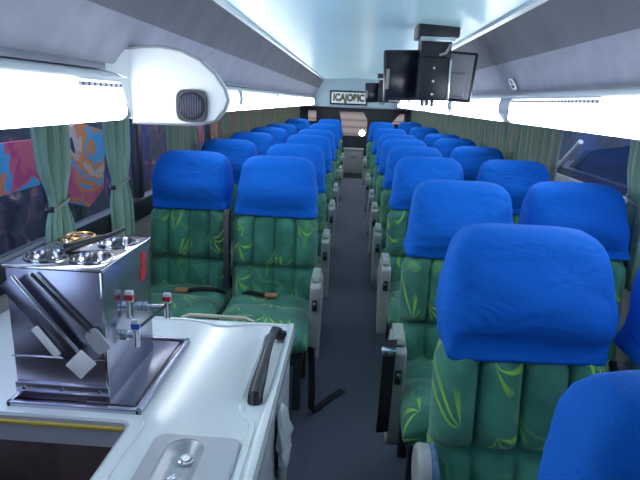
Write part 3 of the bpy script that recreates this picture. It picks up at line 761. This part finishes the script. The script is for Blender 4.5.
ur = thing('steel_urn', 'square polished steel drinks urn with round wells standing on a tray', 'urn', (-.645, 1.245, ZC + .0115))
zt = 1.122 - ZC - .0115
ub = MB().box(-.110, .110, -.145, .145, 0, zt - .006, .004)
ubo = ub.build('urn_body', M['steel'], ur)
for cx, cy in ((-.052, -.072), (.052, -.072), (-.052, .072), (.052, .072)):
    pass
tp = MB().box(-.115, .115, -.150, .150, zt - .008, zt, .003)
tpo = tp.build('top_plate', M['steel_bright'], ur)
wells = [(-.054, -.072), (.054, -.072), (-.054, .072), (.054, .072)]
for cx, cy in wells: boolean_diff(tpo, MB().cyl((cx, cy, zt), (0, 0, 1), .045, .06, 32))
for cx, cy in wells: boolean_diff(ubo, MB().cyl((cx, cy, zt), (0, 0, 1), .0465, .09, 32))
for cx, cy in wells:
    wl = MB().loft([[(cx + rr * math.cos(2 * PI * k / 32), cy + rr * math.sin(2 * PI * k / 32), z) for k in range(32)] for rr, z in ((.049, zt + .001), (.049, zt + .005), (.044, zt + .005), (.041, zt - .02), (.03, zt - .034), (.004, zt - .036))], cap0=False)
    w = wl.build('well', M['steel_bright'], ur, ang=40)
MB().box(-.113, .113, -.1475, -.144, .108, .112, .001).build('ledge', M['steel_bright'], ur)
fl = MB().box(-.112, .112, -.149, -.144, .018, .044, .002).build('bottom_flange', M['steel'], ur)
scr = MB()
for x in (-.09, .0, .09): scr.cyl((x, -.150, .031), (0, 1, 0), .004, .004, 12)
scr.build('screw', M['steel_bright'], fl)
MB().box(.107, .1135, -.148, -.141, 0, zt - .006, .001).build('corner_strip', M['steel_bright'], ur)
MB().box(-.128, -.108, -.05, -.01, .10, .118, .003).build('side_lug', mat('brass', (.6, .45, .2), .3, .9), ur)
stk = MB()
stk.extrude([(.070, .238), (.085, .225), (.10, .232), (.112, .25), (.104, .268), (.112, .285), (.105, .302), (.085, .305), (.078, .285), (.086, .268), (.072, .258)], 'x', .110, .1115)
stk.build('red_sticker', M['red'], ur)
def tap(y, z, mt, ln, lab):
    o = MB().cyl((.110 + ln / 2, y, z), (1, 0, 0), .007, ln, 12).build('tap', M['chrome'], ur)
    MB().cyl((.118, y, z), (1, 0, 0), .013, .014, 16).build('tap_collar', M['chrome'], o)
    MB().cyl((.110 + ln, y, z - .005), (0, 0, 1), .009, .045, 14).build('tap_spout', M['chrome'], o)
    MB().box(.110 + ln - .010, .110 + ln + .010, y - .008, y + .008, z + .012, z + .042, .004).build('tap_lever', M['white'], o)
    MB().box(.110 + ln - .0105, .110 + ln + .0105, y - .0088, y + .004, z + .018, z + .034, .003).build('tap_badge', mt, o)
tap(-.055, .135, M['bluep'], .035, 'b')
tap(-.045, .205, M['red'], .018, 'r')
tap(.085, .155, M['red'], .065, 'r')
MB().tube([(.145, -.055, .150), (.175, .085, .165)], .004, 8).build('tap_rod', M['black'], ur)

# utensils leaning on the front of the urn and lying on its top
def lean(x0, z0, x1, z1, y):  # matrix whose local x runs from (x0,z0) to (x1,z1) in the plane y
    a = math.atan2(z1 - z0, x1 - x0)
    return Matrix.Translation(((x0 + x1) / 2, y, (z0 + z1) / 2)) @ Matrix.Rotation(-a, 4, 'Y'), math.hypot(x1 - x0, z1 - z0)
m_, L_ = lean(-.738, 1.092, -.598, .915, 1.078)
bl = thing('steel_scraper', 'long flat steel blade with pale grip leaning diagonally across the urn front', 'scraper', (-.65, 1.078, 1.0))
off = Matrix.Translation((.65, -1.078, -1.0))
MB().box(-L_ / 2, L_ / 2, -.004, .004, -.020, .018, .002, mtx=off @ m_).build('blade', M['steel_dark'], bl)
MB().box(-L_ / 2, L_ / 2, -.007, .005, .016, .020, .001, mtx=off @ m_).build('folded_edge', M['steel_bright'], bl)
m2, L2 = lean(-.598, .915, -.570, .888, 1.074)
MB().box(-L2 / 2 - .004, L2 / 2 + .004, -.004, .003, -.024, .030, .002, mtx=off @ m2).build('end_tab', M['white'], bl)
m3, L3 = lean(-.678, .990, -.628, .925, 1.067)
MB().box(-L3 / 2, L3 / 2, -.006, .004, -.008, .008, .003, mtx=off @ m3).build('grip', M['white'], bl)
m4, L4 = lean(-.685, 1.108, -.560, .975, 1.088)
sp_ = thing('long_spatula', 'dark thin-handled spatula propped on the urn front behind the steel blade', 'spatula', (-.62, 1.088, 1.04))
off = Matrix.Translation((.62, -1.088, -1.04))
MB().tube([(-L4 / 2, 0, 0), (L4 / 2, 0, 0)], .0035, 8, mtx=off @ m4, up=(0, 1, 0)).build('handle', M['black'], sp_)
m5, L5 = lean(-.565, .980, -.530, .932, 1.088)
MB().extrude(rrect(-L5 / 2, L5 / 2, -.018, .018, .012), 'y', -.003, .003, mtx=off @ m5).build('spatula_blade', M['fibre_grey'], sp_)
MB().box(-L4 / 2, L4 / 2, -.003, .003, -.008, -.005, .001, mtx=off @ m4).build('handle_edge', M['steel_bright'], sp_)
ld = thing('ladle', 'dark handled ladle lying across the top of the steel urn', 'ladle', (-.64, 1.25, 1.13))
MB().tube([(-.03, -.04, .003), (.0, .01, .008), (.03, .05, .013), (.055, .10, .022)], [.012, .009, .006, .005], 10).build('handle', M['black'], ld)
MB().loft([[(-.035 + rr * math.cos(2 * PI * k / 20), -.05 + rr * math.sin(2 * PI * k / 20), z) for k in range(20)] for rr, z in ((.022, .010), (.018, .002), (.006, -.003))], cap0=False).build('bowl', M['steel_dark'], ld)
cp = tag(MB().ring((0, 0, 0), (0, 0, 1), .034, .004, 28).build('copper_ring', mat('copper', (.55, .30, .12), .25, 1), loc=(0, 0, 0)), 'thin copper coloured ring resting on the rear of the urn top', 'ring')
cp.location = (-.695, 1.33, 1.132)
cp.scale = (1, 1.0, 1)

# ------------------------------------------------------------------ curtains
def curtain(x, ya, yb, zt_, zb, mname, label, tie=None, folds=None, amp=.022, side=1, tie_w=.45, flare=.8):
    cy = (ya + yb) / 2; w = yb - ya
    folds = folds or max(3, int(w / .075))
    t = thing('window_curtain', label, 'curtain', (x, cy, zb), 0, 'window curtains')
    nu, nv = folds * 8 + 1, 26; rows = []
    for j in range(nv):
        v = j / (nv - 1); z = (zt_ - zb) * v
        sc_ = 1.0
        if tie is not None:
            dz = (z + zb) - tie
            sc_ = 1 - (1 - tie_w) * math.exp(-(dz / .10) ** 2) if dz > 0 else (1 - (1 - tie_w) * math.exp(-(dz / .07) ** 2)) * (1 - (1 - flare) * min(1, -dz / .1))
        row = []
        for i in range(nu):
            u = i / (nu - 1); ph = 2 * PI * folds * u + .6 * noise.noise(Vector((u * 5, v * 1.5, cy)))
            a = amp * (1 - .35 * (tie is not None) * math.exp(-(((z + zb) - (tie or 0)) / .08) ** 2)) * (1 + .4 * noise.noise(Vector((u * 6, 2, cy))))
            row.append((-side * a * math.sin(ph), (u - .5) * w * sc_ + .012 * math.sin(ph * .5 + 4 * v) * sc_, z))
        rows.append(row)
    mb = MB(); mb.loft(rows, cap0=False, cap1=False, closed=False)
    o = mb.build('curtain_cloth', M[mname], t, ang=180)
    so = o.modifiers.new('thick', 'SOLIDIFY'); so.thickness = .003
    if tie is not None:
        ww = w * tie_w / 2 + .012
        MB().loft([[((amp + .010) * spow(math.cos(a), .7), ww * spow(math.sin(a), .7), tie - zb + dz + .02 * math.sin(a)) for a in [2 * PI * k / 24 for k in range(24)]] for dz in (-.005, .005)], cap0=False, cap1=False).build('tieback', M['fibre_grey'], t, ang=180)
        MB().box(-.005, .015, -ww - .015, -ww + .012, tie - zb - .028, tie - zb - .008, .003).build('tieback_hook', M['black'], t)
    return t
xl, xr = XL + .042, XR - .042
curtain(xl, 1.95, 2.165, 1.53, .76, 'curtain', 'sage green curtain tied back at left window, nearest the camera', tie=1.065, tie_w=.48, flare=.88, folds=5)
curtain(xl, 2.535, 2.755, 1.53, .76, 'curtain', 'sage green curtain tied back at left window, second from the camera', tie=1.065, tie_w=.68, flare=.95, folds=5)
curtain(xl, 3.40, 3.95, 1.53, .80, 'curtain_dull', 'green curtain hanging on the left behind the speaker panel, third from the camera', folds=6)
yy = 4.72; k = 5
while yy < 11.6:
    b_ = min(yy + 1.35, 11.75)
    curtain(xl, yy, b_ - .03, 1.53, .80, 'curtain_mix', 'green and brown striped curtain along the left windows, %s from the camera' % ordinal(k - 2), folds=10)
    yy = b_; k += 1
curtain(xr, 2.20, 2.48, 1.53, .76, 'curtain', 'sage green curtain tied back at the right edge of the photo', tie=1.13, tie_w=.7, folds=5, side=-1)
yy = 3.36; k = 2
while yy < 11.6:
    b_ = min(yy + 1.35, 11.75)
    curtain(xr, yy, b_ - .03, 1.53, .80, 'curtain_dull', 'dull green curtain drawn along the right windows, %s from the camera' % ordinal(k - 1), folds=11, side=-1)
    yy = b_; k += 1

# ------------------------------------------------------------------ outside the windows
struct(MB().box(-9, 9, -4, 20, -1.3, -1.2), 'ground', M['asphalt'], smooth=False)
bw = MB().box(-4.3, -4.1, -2, 18, -1.2, 3.2); tag(bw.build('painted_wall', M['muralC'], smooth=False), 'dark painted outer wall seen through the left windows', 'wall')
def banner(name, x, poly, m, label):
    o = MB().extrude(poly, 'x', x - .02, x).build(name, M[m], smooth=False)
    tag(o, label, 'banner')
    zb_ = min(p[1] for p in poly); ym = sum(p[0] for p in poly) / len(poly)
    MB().tube([(x - .05, ym, -1.2), (x - .05, ym, zb_ + .2)], .025, 8).build('post', M['black'], o)
    return o
banner('painted_banner', -2.2, [(2.4, 1.16), (3.72, 1.16), (3.70, .84), (2.4, .82)], 'muralA', 'pink and blue painted banner outside the left window, cut by the photo edge')
banner('painted_banner', -2.3, [(4.05, 1.0), (4.25, 1.20), (4.55, 1.24), (5.0, 1.14), (4.9, .62), (4.6, .50), (4.2, .62)], 'muralB', 'orange, blue and magenta painted banner between the two tied left curtains')
banner('painted_banner', -2.35, [(7.0, 1.05), (7.4, 1.34), (9.6, 1.30), (9.4, .80), (7.2, .78)], 'muralD', 'orange and cream painted board seen past the third left curtain')
struct(MB().box(4.6, 4.8, -2, 18, -1.2, 3.4), 'wall_outside', M['outdark'], smooth=False)
tag(MB().box(-3.5, 3.5, 16.0, 16.15, -1.2, 2.2).build('plank_wall', M['brownwall'], smooth=False), 'tan plank wall seen through the rear window at the aisle end', 'wall')
vh = thing('parked_vehicle', 'dark vehicle with pale side panel parked outside the right window', 'vehicle', (3.0, 6.0, -1.2))
MB().extrude([(-2.2, .6), (2.6, .6), (2.6, 1.95), (1.7, 2.02), (.9, 2.02), (.2, 2.02), (-2.2, 2.0)], 'x', -.4, 1.2).build('body', M['vehicle'], vh)
MB().box(-.43, -.39, -2.2, 2.6, 1.66, 1.93, .01).build('side_panel', M['vehicle_pale'], vh)
MB().extrude([(.9, 2.02), (.5, 2.25), (-.6, 2.40), (-2.0, 2.42), (-2.0, 2.02)], 'x', -.3, 1.1).build('cab', mat('dark_cab_glass', (.03, .035, .06), .15), vh)
MB().tube([(-.40, .95, 2.02), (-.41, .5, 2.28), (-.41, .38, 2.36)], .03, 8).build('windscreen_pillar', M['white'], vh)
MB().tube([(-.42, .98, 2.02), (-.46, 1.02, 2.30)], .018, 8).build('mirror_arm', M['white'], vh)
MB().box(-.50, -.43, .92, 1.12, 2.30, 2.48, .02).build('mirror', M['white'], vh)
for y in (-1.4, 1.7):
    MB().cyl((-.3, y, .42), (1, 0, 0), .42, .24).build('wheel', M['black'], vh)

# ------------------------------------------------------------------ light
w = bpy.data.worlds.new('world'); S.world = w; w.use_nodes = True
bg = w.node_tree.nodes['Background']; bg.inputs[0].default_value = (.62, .76, 1.0, 1); bg.inputs[1].default_value = 2.0
S.view_settings.view_transform = 'Standard'; S.view_settings.look = 'None'; S.view_settings.gamma = 1
S.view_settings.use_curve_mapping = False; S.view_settings.exposure = 0.62
